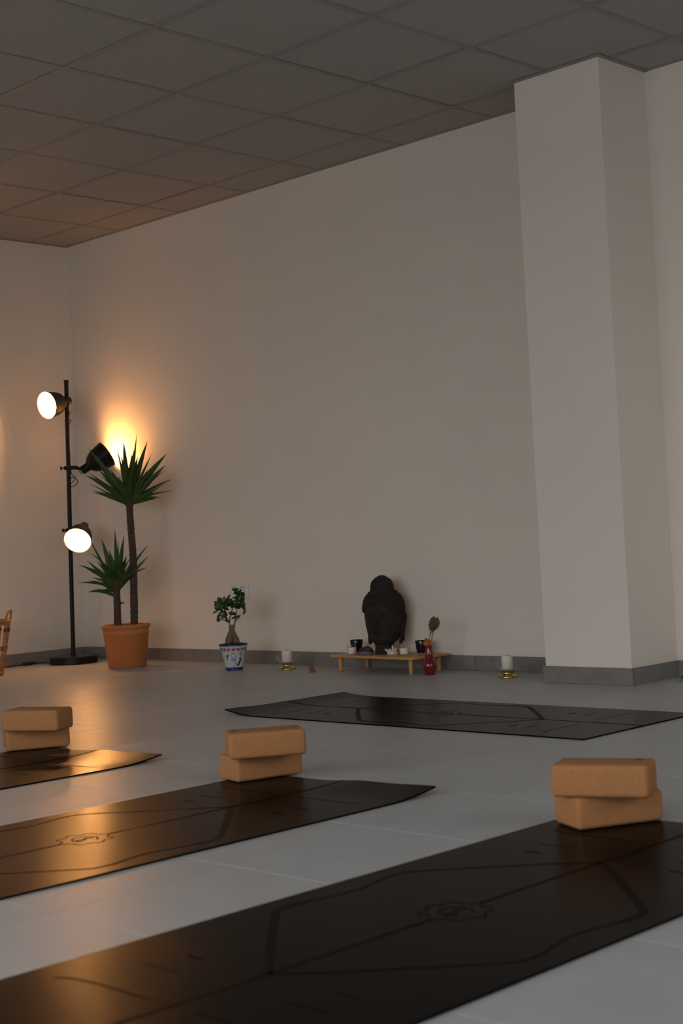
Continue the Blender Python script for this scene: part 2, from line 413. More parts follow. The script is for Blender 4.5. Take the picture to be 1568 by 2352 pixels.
def make_mat(label, loc, rz, lift, mirror=False, wave=0.0):
    """lift(u) -> height of the far edge; wave -> slight unevenness near the near end"""
    t = thing('yoga_mat', label, 'yoga mat', loc, rz, 'black yoga mats on the floor')
    def zf(u, a):
        k = max(0, (a - (ML / 2 - .17)) / .17)
        z = lift(u) * k ** 1.6
        if wave:
            kk = smooth((-a - .55) / .3)
            z += wave * kk * (.5 + .5 * math.sin(9 * a + 7 * u + 1)) 
        return z + .0003
    nu, na = 30, 110
    m = MB(); V = []; F = []
    for top in (1, 0):
        for i in range(na + 1):
            for j in range(nu + 1):
                u = -MW / 2 + MW * j / nu; a = -ML / 2 + ML * i / na
                # slightly rounded corners
                V.append((u, a, zf(u, a) + (MT if top else 0)))
    n1 = nu + 1; off = (na + 1) * n1
    for i in range(na):
        for j in range(nu):
            a = i * n1 + j
            F.append((a, a + 1, a + 1 + n1, a + n1)); F.append((off + a, off + a + n1, off + a + n1 + 1, off + a + 1))
    ns = len(F)
    for i in range(na):
        for j, fl in ((0, 0), (nu, 1)):
            a = i * n1 + j; b = a + n1
            F.append((a, b, off + b, off + a) if not fl else (b, a, off + a, off + b))
    for j in range(nu):
        for i, fl in ((0, 1), (na, 0)):
            a = i * n1 + j; b = a + 1
            F.append((a, b, off + b, off + a) if not fl else (b, a, off + a, off + b))
    m.v = V; m.f = F; m.sm = [True] * ns + [False] * (len(F) - ns)
    m.build('mat_sheet', M['rubber'], t, sharp=40)
    lm = MB()
    for pl, hw in LINES:
        pts = []
        pl = [((-u if mirror else u), a) for u, a in pl]
        for (a0, b0), (a1, b1) in zip(pl[:-1], pl[1:]):
            n = max(1, int(math.hypot(a1 - a0, b1 - b0) / .02))
            for k in range(n): pts.append(Vector((a0 + (a1 - a0) * k / n, b0 + (b1 - b0) * k / n)))
        pts.append(Vector(pl[-1])); VV = []; FF = []
        for k, q in enumerate(pts):
            tg = (pts[min(k + 1, len(pts) - 1)] - pts[max(0, k - 1)]).normalized(); nn = Vector((-tg.y, tg.x))
            for s in (-1, 1):
                pq = q + nn * hw * s
                pq.x = max(-MW / 2 + .001, min(MW / 2 - .001, pq.x)); pq.y = max(-ML / 2, min(ML / 2, pq.y))
                VV.append((pq.x, pq.y, zf(pq.x, pq.y) + MT + .0005))
        for k in range(len(pts) - 1): FF.append((2 * k, 2 * k + 1, 2 * k + 3, 2 * k + 2) if False else (2 * k, 2 * k + 2, 2 * k + 3, 2 * k + 1))
        lm.add(VV, FF, True)
    lo = lm.build('alignment_lines', M['rubber_line'], t)
    return t
make_mat('black yoga mat lying along the back wall in front of the low wooden stand', (4.345, -1.446, 0), PI / 2, lambda u: .013 + .006 * smooth((-u - .1) / .25), True)
make_mat('black yoga mat nearest the camera, under the right cork block stack', (6.280, -3.675, 0), 0, lambda u: .012 * smooth((u + .10) / .22), False, .003)
make_mat('black yoga mat in the middle, between the other two parallel mats', (5.096, -3.645, 0), 0, lambda u: .011 * smooth((u + .10) / .20) + .006 * smooth((u - .15) / .2))
make_mat('black yoga mat at the left edge with orange lamp glow on its corner', (3.880, -3.602, 0), 0, lambda u: .011 * smooth((u + .16) / .22) + .006 * smooth((u - .15) / .2))

# ------------------------------------------------------------------ cork blocks
blk = MB().rbox(.118, .222, .0735, .011, 4)
blk_mesh = blk.mesh('block_body', M['cork'])
def cork(label, x, y, z, ang, stamp=None):
    t = thing('cork_block', label, 'yoga block', (x, y, z), math.radians(ang), 'cork yoga blocks stacked on the mats')
    link('block_body', blk_mesh, None, t)
    if stamp:
        s = MB(); n = 20
        s.add([(stamp[0] + .011 * math.cos(2 * PI * k / n), stamp[1] + .011 * math.sin(2 * PI * k / n), .0738) for k in range(n)], [tuple(range(n))])
        s.build('stamp', M['stamp'], t)
    return t
def corner_block(label, corner, ang_long, side, z, stamp=None):
    """corner = front lower corner; block runs .222 along ang_long and .118 to its left"""
    a = math.radians(ang_long); d = Vector((math.cos(a), math.sin(a))); n = Vector((-d.y, d.x)) * side
    c = Vector(corner) + d * .111 + n * .059
    return cork(label, c.x, c.y, z, ang_long - 90, stamp)
ZB = MT + .0008; ZT = ZB + .0738
corner_block('lower cork block of the right stack on the nearest black mat', (6.063, -2.990), 63.5, 1, ZB)
corner_block('upper cork block of the right stack, turned against the one below', (6.005, -3.010), 23.2, 1, ZT, (-.030, .078))
corner_block('lower cork block of the middle stack on the middle mat', (4.828, -2.922), 77.5, 1, ZB)
corner_block('upper cork block of the middle stack, dark round stamp on top', (4.856, -2.972), 56.0, 1, ZT, (-.015, -.084))
corner_block('lower cork block of the leftmost stack on the glowing mat', (3.548, -2.872), 64, 1, ZB)
corner_block('upper cork block of the leftmost stack beside the lamp reflection', (3.556, -2.897), 26.6, 1, ZT, (-.034, -.078))

# ------------------------------------------------------------------ floor lamp
LB = (.31, -.33)
lamp = thing('floor_lamp', 'tall black metal floor lamp with three spot heads in the corner', 'floor lamp', (LB[0], LB[1], 0))
def L3(r, z, d=0.0): return at((0, 0), r, z, d)
m = MB().lathe([(0, 0), (.146, 0), (.149, .004), (.149, .040), (.146, .046), (.02, .050), (.016, .06), (0, .06)], 48)
m.v = [(v[0] + RH.x * .010, v[1] + RH.y * .010, v[2]) for v in m.v]
m.build('base', M['black_metal'], lamp, sharp=35)
MB().tube([L3(.008, .045), L3(.048, 1.777)], .0138, 16).build('pole', M['black_metal'], lamp, sharp=50)
MB().tube([L3(.048, 1.770), L3(.0482, 1.781)], .0165, 16).build('pole_cap', M['black_metal'], lamp, sharp=50)
def pole_at(z): return L3(.008 + .040 * (z - .045) / 1.732, z)
def lamp_head(neck, axis, zc, knob_dir, bulb='bulb'):
    ax = axis.normalized(); q = ax.to_track_quat('Z', 'Y'); mt = Matrix.Translation(neck) @ q.to_matrix().to_4x4()
    outer = [(.0, -.002), (.022, 0), (.027, .004), (.028, .045), (.033, .056), (.048, .068), (.064, .092), (.074, .120), (.080, .155), (.085, .190), (.0875, .194)]
    sh = MB().lathe(outer, 40, mat=mt).lathe([(.0875, .194), (.0855, .196), (.083, .192)], 40, mat=mt).build('lamp_shade', M['black_metal'], lamp, sharp=40)
    MB().lathe([(.083, .192), (.078, .155), (.072, .121), (.062, .094), (.046, .071), (.026, .062), (0, .062)], 40, mat=mt).build('shade_lining', M['white_in'], sh)
    # bulb: frosted globe with a screw neck
    MB().lathe([(0, .171), (.016, .169), (.027, .160), (.0325, .146), (.031, .130), (.024, .114), (.016, .100), (.0145, .085)], 24, mat=mt).build('bulb', M[bulb], sh)
    MB().lathe([(.0145, .085), (.0145, .064), (.02, .062)], 20, mat=mt).build('bulb_socket', M['plastic'], sh)
    pc = pole_at(zc); jn = neck + ax * .012
    cl = MB().tube([pc - knob_dir * .026, pc + knob_dir * .05], .0125, 12)
    cl.tube([pc + knob_dir * .045, jn], .011, 10)
    cl.sphere(tuple(jn), .017, 12, 8)
    cl.build('clamp', M['black_metal'], sh, sharp=45)
    kn = MB().tube([pc - knob_dir * .026, pc - knob_dir * .044], .004, 8).tube([pc - knob_dir * .042, pc - knob_dir * .050], .012, 10)
    kn.build('knob', M['black_metal'], sh, sharp=45)
    return sh
lean = RH
# top head looks left and down towards the room
a1 = RH * -.128 + Vector((0, 0, -.041)) + FH * -.165
lamp_head(L3(.054, 1.656, .045), a1, 1.655, FH)
# middle head washes the back wall
a2 = RH * .157 + Vector((0, 0, .105)) + FH * .060
lamp_head(L3(.118, 1.205, .0), a2, 1.228, RH, 'bulb_dim')
# lowest head looks at the camera
a3 = RH * -.022 + Vector((0, 0, -.108)) + FH * -.19
lamp_head(L3(.108, .862, .065), a3, .836, (RH * .8 + FH * .6).normalized(), 'bulb_mid')
def spline(pts, n=8):
    pts = [Vector(p) for p in pts]; o = []
    for i in range(len(pts) - 1):
        p0 = pts[max(i - 1, 0)]; p1 = pts[i]; p2 = pts[i + 1]; p3 = pts[min(i + 2, len(pts) - 1)]
        for k in range(n):
            t = k / n
            o.append(.5 * ((2 * p1) + (p2 - p0) * t + (2 * p0 - 5 * p1 + 4 * p2 - p3) * t * t + (3 * p1 - p0 - 3 * p2 + p3) * t ** 3))
    o.append(pts[-1]); return o
MB().tube(spline([L3(.105, 1.205, -.01), L3(.118, 1.187, -.015), L3(.13, 1.20, -.01), L3(.12, 1.21, 0)]), .0028, 6).build('cord', M['cable'], lamp)
MB().tube(spline([L3(.052, 1.222, -.012), L3(.055, 1.19, -.014), L3(.075, 1.165, -.016), L3(.068, 1.145, -.016), L3(.040, 1.125, -.016), L3(.050, 1.16, -.018), L3(.075, 1.160, -.018), L3(.092, 1.135, -.016), L3(.07, 1.115, -.016), L3(.04, 1.105, -.016), L3(.02, 1.09, -.015)]), .0028, 6).build('cord', M['cable'], lamp)
MB().tube(spline([L3(.055, 1.60, -.02), L3(.062, 1.57, -.017), L3(.05, 1.545, -.016), L3(.03, 1.525, -.017), L3(.05, 1.535, -.018), L3(.068, 1.522, -.017), L3(.058, 1.508, -.016), L3(.04, 1.51, -.016)]), .0028, 6).build('cord', M['cable'], lamp)
# mains cable on the floor with its foot switch
cab = [(.17, -.36), (.10, -.43), (.075, -.52), (.085, -.60), (.10, -.68), (.13, -.74)]
MB().tube(spline([(x - LB[0], y - LB[1], .006) for x, y in cab]), .004, 8).build('power_cable', M['cable'], lamp)
sw = MB().rbox(.034, .085, .020, .007, 3); so = sw.build('foot_switch', M['cable'], lamp); so.location = (.082 - LB[0], -.50 - LB[1], .0005); so.rotation_euler = (0, 0, .15)
sw2 = MB().rbox(.04, .06, .022, .008, 3); so = sw2.build('plug', M['cable'], lamp); so.location = (.14 - LB[0], -.76 - LB[1], .0005); so.rotation_euler = (0, 0, .5)

# ------------------------------------------------------------------ yucca
YB = (.958, -.40)
yu = thing('potted_yucca', 'tall two-stemmed yucca in a terracotta pot beside the floor lamp', 'potted plant', (YB[0], YB[1], 0))
pot = MB().lathe([(0, 0), (.108, 0), (.113, .004), (.134, .196), (.1365, .198), (.1375, .206), (.134, .210), (.136, .228), (.142, .232), (.1465, .240), (.1455, .250), (.140, .254), (.133, .250), (.130, .225), (0, .225)], 56)
pot.v = [(v[0] + RH.x * .010, v[1] + RH.y * .010, v[2]) for v in pot.v]
pot.build('pot', M['terra'], yu, sharp=50)
so = MB().lathe([(.1295, .2262), (.09, .232), (.04, .236), (0, .236)], 40)
so.v = [(v[0] + RH.x * .010, v[1] + RH.y * .010, v[2]) for v in so.v]
so.build('soil', M['soil'], yu)
def Y3(r, z, d=0.0): return at((0, 0), r, z, d)
def ringed(pts, r0, r1, n=14, seg=60, amp=.0016, freq=55):
    sp = spline(pts, seg // (len(pts) - 1)); R = []
    for i in range(len(sp)):
        t = i / (len(sp) - 1)
        R.append(r0 + (r1 - r0) * t + amp * math.sin(freq * t * PI) + random.uniform(-.0006, .0006))
    return sp, R
sp, R = ringed([Y3(.060, .228), Y3(.068, .45), Y3(.073, .65), Y3(.068, .85), Y3(.067, .985)], .0235, .0205)
MB().tube(sp, R, 14).build('trunk', M['bark'], yu)
sp, R = ringed([Y3(-.036, .228, -.02), Y3(-.032, .36, -.02), Y3(-.031, .52, -.018)], .023, .020)
MB().tube(sp, R, 14).build('trunk', M['bark'], yu)
def blade(B, T, width, sag, mat_, parent, ref=None, name='leaf', fold=.25, n=9):
    B = Vector(B); T = Vector(T); d = T - B; Ln = d.length
    C = (B + T) / 2 + Vector((0, 0, sag * Ln))
    if ref is None: ref = FH
    V = []; F = []
    for i in range(n + 1):
        t = i / n
        p = B * (1 - t) ** 2 + C * 2 * t * (1 - t) + T * t * t
        tg = ((C - B) * (1 - t) + (T - C) * t).normalized()
        side = tg.cross(ref)
        side = side.normalized() if side.length > 1e-4 else RH
        up = side.cross(tg).normalized()
        wv = width * (.55 + .45 * math.sin(min(1, t / .45) * PI / 2)) * (1 - max(0, (t - .35) / .65) ** 1.5)
        wv = max(wv, .0004)
        V += [p - side * wv / 2 + up * wv * fold, p, p + side * wv / 2 + up * wv * fold]
    for i in range(n):
        a = i * 3
        F += [(a, a + 1, a + 4, a + 3), (a + 1, a + 2, a + 5, a + 4)]
    m = MB().add(V, F, True)
    # give the blade a little thickness underneath
    k = len(V); V2 = [Vector(v) for v in V]
    nv = [Vector(v) for v in V]
    thick = .0006
    m.add([v + (ref.normalized() * thick) for v in nv], [tuple(reversed(f)) for f in F], True)
    return m.build(name, mat_, parent)
tall = [(.042, 1.35, .030, .0), (.142, 1.376, .018, .0), (.184, 1.342, .030, .02), (.3, 1.258, .034, .05), (.301, 1.185, .030, .05), (.226, 1.249, .015, .0),
        (-.155, 1.308, .034, .03), (-.201, 1.154, .034, .09), (-.094, 1.058, .016, .06), (-.048, 1.004, .010, .08), (.282, 1.069, .013, -.05), (.226, .989, .020, .10),
        (.009, 1.32, .014, .0), (.104, 1.294, .022, .0), (.181, 1.173, .014, .02), (-.12, 1.185, .024, .06), (-.165, 1.165, .013, .07), (.25, 1.062, .016, .08),
        (.296, 1.155, .012, .07), (-.06, 1.09, .026, .08), (-.02, 1.03, .022, .1), (.19, .975, .014, .1), (.09, 1.27, .030, .0), (.12, 1.25, .030, 0), (.06, 1.24, .030, 0), (-.11, 1.10, .018, .08)]
for k, (r, z, wd, sg) in enumerate(tall):
    a = abs(math.atan2(r - .067, z - .95))
    b0 = Vector(Y3(.067 + .012 * (1 if r > .067 else -1) * min(1, a), .955 + .05 * max(0, 1 - a) + .02 * random.random(), 0))
    dd = random.uniform(-.10, .08)
    ref = (FH + RH * random.uniform(-.6, .6) + Vector((0, 0, random.uniform(-.4, .4)))).normalized()
    blade(b0, Y3(r, z, dd), wd * 1.25, sg, M['leaf'], yu, ref)
for k in range(18):
    an = random.uniform(-1.9, 1.9); Ln = random.uniform(.18, .30)
    b0 = Vector(Y3(.067 + .01 * math.sin(an), .955 + .04 * random.random(), 0))
    dd = random.uniform(-.14, .10)
    tip = Vector(Y3(.067 + Ln * math.sin(an), .985 + Ln * math.cos(an) * .8 + .03, dd))
    blade(b0, tip, random.uniform(.012, .026), random.uniform(.02, .10), M['leaf'], yu, (FH + RH * random.uniform(-.7, .7) + Vector((0, 0, random.uniform(-.5, .5)))).normalized())
for k in range(14):
    a = 2 * PI * k / 14 + .2; el = random.uniform(.3, 1.1); Ln = random.uniform(.22, .32)
    b0 = Vector(Y3(.067, .965 + .03 * random.random(), 0))
    dr = math.cos(a) * .35; dp = math.sin(a)
    tip = b0 + (RH * dr + FH * dp * .62) * Ln * math.cos(el) + Vector((0, 0, Ln * math.sin(el)))
    if YB[1] + tip.y > -.03: tip.y = -.03 - YB[1]
    blade(b0, tip, .028, .06, M['leaf'], yu, (Vector((0, 0, 1)) + FH * .6).normalized())
short = [(-.101, .768, .034, .0), (-.015, .82, .020, .0), (.04, .779, .028, .0), (.166, .72, .018, .02), (.168, .653, .020, .05), (-.171, .777, .016, .02),
         (-.241, .62, .022, .12), (-.188, .643, .022, .10), (-.183, .57, .018, .12), (-.199, .454, .022, .25), (-.175, .525, .016, .15), (-.119, .45, .014, .3),
         (-.195, .69, .010, .16), (.015, .378, .012, .35), (-.06, .70, .028, .0), (.03, .66, .028, .0), (.06, .56, .020, .08), (-.13, .50, .016, .2), (.07, .62, .018, .05), (-.002, .745, .012, 0), (-.1, .60, .024, .08)]
for (r, z, wd, sg) in short:
    b0 = Vector(Y3(-.031 + random.uniform(-.008, .008), .49 + random.uniform(-.06, .05), -.018))
    if z < .46: b0.z -= .06
    if r == .015: b0.z = .36
    blade(b0, Y3(r, z, random.uniform(-.12, .04) if r < .1 else random.uniform(.0, .03)), wd * 1.25, sg, M['leaf'], yu, (FH + RH * random.uniform(-.5, .5) + Vector((0, 0, random.uniform(-.5, .3)))).normalized())
for k in range(12):
    an = random.uniform(-2.0, 1.2); Ln = random.uniform(.12, .22)
    b0 = Vector(Y3(-.031, .46 + .07 * random.random(), -.018))
    tip = Vector(Y3(-.031 + Ln * math.sin(an), .50 + Ln * math.cos(an) * .8 + .02, random.uniform(-.13, .02)))
    blade(b0, tip, random.uniform(.012, .022), random.uniform(.04, .14), M['leaf'], yu, (FH + RH * random.uniform(-.7, .7) + Vector((0, 0, random.uniform(-.5, .5)))).normalized())
for k in range(10):
    a = 2 * PI * k / 10 + .1; el = random.uniform(.2, 1.0); Ln = random.uniform(.15, .24)
    b0 = Vector(Y3(-.031, .50 + .02 * random.random(), -.018))
    tip = b0 + (RH * math.cos(a) * .35 + FH * math.sin(a) * .7) * Ln * math.cos(el) + Vector((0, 0, Ln * math.sin(el)))
    blade(b0, tip, .024, .08, M['leaf'], yu, (Vector((0, 0, 1)) + FH * .6).normalized())

# ------------------------------------------------------------------ ficus bonsai in a painted pot
FB = (1.892, -.350)
fi = thing('ficus_bonsai', 'small ficus bonsai in a white hand-painted ceramic pot under the wall socket', 'potted plant', (FB[0], FB[1], 0))
OFR = -.011
def F3(r, z, d=0.0): return at((0, 0), r + OFR, z, d)
def fshift(mb):
    mb.v = [(v[0] + RH.x * OFR, v[1] + RH.y * OFR, v[2]) for v in mb.v]; return mb
def pr_(z):   # pot radius at a height
    return .0455 + (.0665 - .0455) * z / .106 if z < .106 else .0745 + (.0795 - .0745) * (z - .106) / .037
body = fshift(MB().lathe([(0, 0), (.0455, 0), (.0455 + .0036, .018), (.0665, .106), (.0735, .107), (.0745, .109), (.0785, .136), (.076, .1362), (.072, .128), (0, .126)], 48)).build('pot', M['glaze'], fi, sharp=40)
fshift(MB().lathe([(.0461, .0004), (.0501, .018), (.0489, .0182)], 48)).build('base_band', M['blue'], body)
fshift(MB().lathe([(.0787, .1355), (.0800, .1435), (.0775, .1455), (.0755, .1435), (.0755, .1365)], 48)).build('rim_band', M['blue'], body)
fshift(MB().lathe([(.0752, .134), (.06, .144), (.045, .150), (.02, .151), (0, .151)], 32)).build('soil', M['soil'], fi)
A0 = math.atan2(-FH.y, -FH.x)      # pot azimuth that faces the room
def on_pot(x, z, off=.0006):
    """x: metres across the pot face"""
    r = pr_(z) + off; a = A0 + x / r
    return Vector((r * math.cos(a) + RH.x * OFR, r * math.sin(a) + RH.y * OFR, z))
def stroke(pts, wd, name, mt, n=6):
    sp = spline([(x, z, 0) for x, z in pts], n)
    MB().tube([on_pot(q.x, q.y) for q in sp], wd, 6).build(name, mt, body)
def blob(cx, cz, rx, rz, ang, name, mt):
    V = [on_pot(cx, cz, .0012)]; n = 14
    for k in range(n):
        a = 2 * PI * k / n; x = rx * math.cos(a); z = rz * math.sin(a)
        V.append(on_pot(cx + x * math.cos(ang) - z * math.sin(ang), cz + x * math.sin(ang) + z * math.cos(ang), .0009))
    MB().add(V, [(0, 1 + k, 1 + (k + 1) % n) for k in range(n)]).build(name, mt, body)
stroke([(.010, .060), (-.002, .066), (-.009, .079), (-.006, .093), (.003, .098), (.011, .092), (.014, .076), (.012, .062), (.004, .053), (-.005, .053), (-.007, .061), (.002, .067), (.011, .061), (.014, .050), (.013, .037), (.006, .026), (-.004, .024)], .0011, 'painted_scroll', M['ink'])
blob(-.031, .083, .009, .006, .5, 'painted_leaf', M['green']); blob(-.034, .070, .003, .011, .3, 'painted_leaf', M['green'])
blob(.048, .089, .0028, .015, -.1, 'painted_leaf', M['green']); blob(.043, .062, .006, .012, .2, 'painted_leaf', M['green'])
blob(.035, .045, .006, .013, -.5, 'painted_leaf', M['green']); blob(.026, .032, .006, .009, -1.1, 'painted_leaf', M['green'])
blob(.034, .093, .002, .002, 0, 'painted_dot', M['red']); blob(.038, .096, .002, .002, 0, 'painted_dot', M['red']); blob(.035, .088, .002, .002, 0, 'painted_dot', M['red'])
for k in range(-3, 4):
    x = k * .0265 + .004
    blob(x, .119, .0042, .0115, -.75, 'painted_flower', M['red']); blob(x + .005, .115, .0035, .0085, -1.2, 'painted_flower', M['red'])
    stroke([(x - .013, .120), (x - .009, .127), (x - .004, .121)], .0007, 'painted_curl', M['ink'], 4)
# swollen roots and branches
def root(pts, rad): MB().tube(spline(pts, 6), rad_interp(rad, (len(pts) - 1) * 6 + 1), 14).build('root', M['fbark'], fi)
def rad_interp(r, n):
    o = []
    for i in range(n):
        t = i / (n - 1) * (len(r) - 1); k = min(int(t), len(r) - 2); o.append(r[k] + (r[k + 1] - r[k]) * (t - k))
    return o
root([F3(-.024, .140, -.005), F3(-.022, .165), F3(-.014, .195), F3(-.006, .22)], [.020, .021, .016, .011])
root([F3(.020, .140, -.008), F3(.017, .165, -.002), F3(.009, .192), F3(.0, .22)], [.018, .019, .014, .010])
root([F3(.002, .140, .022), F3(.0, .17, .015), F3(-.003, .21, .004)], [.018, .018, .012])
MB().tube(spline([F3(-.004, .20), F3(-.003, .225), F3(-.002, .249)], 5), rad_interp([.014, .0165, .0175], 11), 14).build('trunk', M['fbark'], fi)
br = [[(-.012, .245, 0), (-.018, .268, 0), (-.030, .285, -.006), (-.055, .305, -.01), (-.078, .325, -.012)],
      [(-.014, .26, 0), (-.012, .285, .01), (-.004, .31, .012), (.005, .345, .01), (-.002, .375, .008), (.012, .40, .006)],
      [(.012, .245, 0), (.016, .268, 0), (.023, .29, -.01), (.030, .325, -.012), (.033, .36, -.008), (.022, .395, 0)],
      [(.017, .268, 0), (.03, .280, -.01), (.043, .288, -.015), (.049, .31, -.015)],
      [(-.020, .272, 0), (-.045, .278, -.008), (-.068, .286, -.012)],
      [(-.035, .29, -.006), (-.05, .34, -.01), (-.06, .375, -.01)],
      [(-.03, .288, -.004), (-.04, .33, .03), (-.05, .36, .05)]]
for b_ in br:
    sp = spline([F3(*q) for q in b_], 5); MB().tube(sp, rad_interp([.0042, .0030, .0018], len(sp)), 7).build('branch', M['fbark'], fi)
def fleaf(c, dirv, up, ln, wd, mt):
    c = Vector(c); d = dirv.normalized(); s = d.cross(up); s = s.normalized() if s.length > 1e-3 else RH; n = s.cross(d)
    V = []; F = []; k = 6
    for i in range(k + 1):
        t = i / k; wv = wd * math.sin(PI * min(1, (t * .92 + .06))) ** .8 * .5; wv = max(wv, .0003)
        p = c + d * (ln * t) - n * (ln * .12 * (t - .3) ** 2)
        V += [p - s * wv + n * wv * .3, p, p + s * wv + n * wv * .3]
    for i in range(k):
        a = i * 3; F += [(a, a + 1, a + 4, a + 3), (a + 1, a + 2, a + 5, a + 4)]
    m = MB().add(V, F, True); m.add([v - n * .0005 for v in V], [tuple(reversed(f)) for f in F], True)
    return m.build('leaf', mt, fi)
LF = [(490, 1409, -2.9), (498, 1425, -1.7), (493, 1400, 2.6), (500, 1392, 2.2), (500, 1380, 1.9), (508, 1385, 1.2), (512, 1378, 1.4), (517, 1384, .5), (521, 1376, .9), (505, 1395, 2.0), (513, 1395, .3),
      (497, 1402, 3.0), (507, 1404, -1.2), (517, 1400, -.4), (503, 1412, -1.8), (513, 1410, -1.0), (522, 1392, .5), (525, 1384, .2), (510, 1416, -2.2), (519, 1425, -1.6), (527, 1411, 2.5), (532, 1410, .2), (534, 1412, -.4),
      (536, 1384, 2.8), (541, 1380, .3), (548, 1382, -.3), (552, 1378, .6), (555, 1385, -1.1), (546, 1390, -.8), (538, 1390, -2.4), (533, 1393, 3.0), (545, 1368, 2.8), (551, 1364, .2), (540, 1363, 3.1), (553, 1370, -1.2), (543, 1372, 2.9), (547, 1362, 1.0),
      (555, 1396, -.5), (550, 1391, -1.2), (535, 1394, -2.9), (537, 1420, -2.7), (543, 1419, .2), (559, 1408, 1.3), (506, 1387, 2.6), (496, 1388, 2.4), (499, 1417, -2.3), (510, 1391, -.2), (528, 1388, .1), (531, 1384, 2.2), (550, 1376, -.2), (515, 1417, -2.4)]
def sketch_to_rz(px, py):
    # leaf layout sketch (416.9 units per metre, sheet turned by 3 degrees) to metres across and up
    x = (px - 535.8) / 416.9; y = (1540.6 - py) / 416.9
    return x * math.cos(ROLL) - y * math.sin(ROLL), y * math.cos(ROLL) + x * math.sin(ROLL)
LF += [(a + random.uniform(-7, 7), b + random.uniform(-6, 6), c + random.uniform(-.6, .6)) for a, b, c in LF if b < 1400]
for k, (px, py, an) in enumerate(LF):
    r, z = sketch_to_rz(px, py)
    ln = random.uniform(.026, .038); an += random.uniform(-.2, .2)
    d = RH * math.cos(an) + Vector((0, 0, math.sin(an))) + FH * random.uniform(-.5, .5)
    st = F3(r, z, random.uniform(-.035, .03)) - d.normalized() * ln * .45
    up = -FH * random.uniform(.4, 1) + Vector((0, 0, random.uniform(.3, 1))) + RH * random.uniform(-.4, .4)
    fleaf(st, d, up, ln, random.uniform(.017, .024), M['leaf2b'] if k in (3, 4, 5, 6, 43, 42) else M['leaf2'])

# ------------------------------------------------------------------ wall socket
so = thing('wall_socket', 'white double power socket plate on the back wall above the bonsai', 'socket', (1.562, -.0005, .422))
fp = MB().rbox(.152, .081, .014, .004, 3)
fp.v = [(v[0], -v[2], v[1]) for v in fp.v]; fp.f = [tuple(reversed(f)) for f in fp.f]
fp.build('plate', M['plastic'], so)
for x in (-.0355, .0355):
    rec = MB().lathe([(.0270, .0138), (.0270, .0152), (.0235, .0154), (.0215, .0146), (.0205, .0142), (0, .0142)], 28)
    rec.v = [(v[0] + x, -v[2], v[1]) for v in rec.v]; rec.f = [tuple(reversed(f)) for f in rec.f]
    ro_ = rec.build('outlet', M['plastic'], so)
    gr = MB().tube([(x + .0222 * math.cos(a), -.0150, .0222 * math.sin(a)) for a in [PI * .2 + PI * .6 * k / 10 for k in range(11)]], .0014, 5)
    gr.build('groove', M['hole'], ro_)
    for s in (-1, 1):
        h = MB().lathe([(.0028, .0144), (0, .0145)], 10); h.v = [(v[0] + x + s * .0095, -v[2], v[1]) for v in h.v]
        h.f = [tuple(reversed(f)) for f in h.f]
        h.build('pin_hole', M['hole'], ro_)

# ------------------------------------------------------------------ candles in glass bowls on brass feet
def candle(label, x, y):
    t = thing('candle_holder', label, 'candle holder', (x, y, 0), 0, 'glass bowl candle holders by the wall')
    MB().lathe([(0, 0), (.046, 0), (.0475, .003), (.0455, .008), (.040, .012), (.0345, .0145), (.031, .019), (.030, .025), (.0325, .030), (.034, .0335), (0, .0335)], 40).build('brass_foot', M['brass'], t, sharp=50)
    MB().lathe([(.020, .0345), (.034, .036), (.048, .045), (.057, .058), (.0615, .0735), (.0622, .0748), (.0610, .0752), (.0602, .0738)], 40).build('glass_bowl', M['glass'], t)
    return t
def pillar(label, x, y):
    t = thing('pillar_candle', label, 'candle', (x, y, .0395), 0, 'white pillar candles in glass bowls')
    MB().lathe([(0, 0), (.026, 0), (.0275, .002), (.0275, .060), (.0265, .0625), (.022, .0625), (.018, .060), (0, .059)], 36).build('candle_body', M['wax'], t, sharp=50)
    MB().tube([(0, 0, .0585), (.0005, 0, .066), (.002, 0, .071)], .001, 6).build('wick', M['wick'], t)
for x, y, nm in ((2.178, -.232, 'between the bonsai and the wooden stand'), (3.708, -.248, 'between the wooden stand and the column')):
    candle('clear glass bowl candle holder on a brass foot ' + nm, x, y)
    pillar('white pillar candle in the glass bowl ' + nm, x, y)

# incense holder
inc = thing('incense_holder', 'small reddish wooden incense holder on the floor left of the wooden stand', 'incense holder', (2.478, -.335, 0), 0)
b1 = [at((0, 0), r, .001, d) for r, d in ((-.014, 0), (.020, 0), (.010, .30), (-.018, .30))]
b2 = [at((0, 0), r, z, d) for r, z, d in ((-.012, .006, .004), (.018, .006, .004), (.009, .008, .29), (-.016, .008, .29))]
bb = [at((0, 0), r, z, d) for r, z, d in ((-.015, .0005, 0), (.020, .0005, 0), (.006, .0005, .11), (-.021, .0005, .11))]
bt = [at((0, 0), r, z, d) for r, z, d in ((-.013, .006, .003), (.018, .006, .003), (.004, .024, .108), (-.019, .024, .108))]
MB().add(bb + bt, [(3, 2, 1, 0), (4, 5, 6, 7), (0, 1, 5, 4), (1, 2, 6, 5), (2, 3, 7, 6), (3, 0, 4, 7)]).build('board', M['incense'], inc)
MB().tube([at((0, 0), -.004, .012, .05), at((0, 0), .002, .063, .045)], .0011, 6).build('stick', M['stem'], inc)

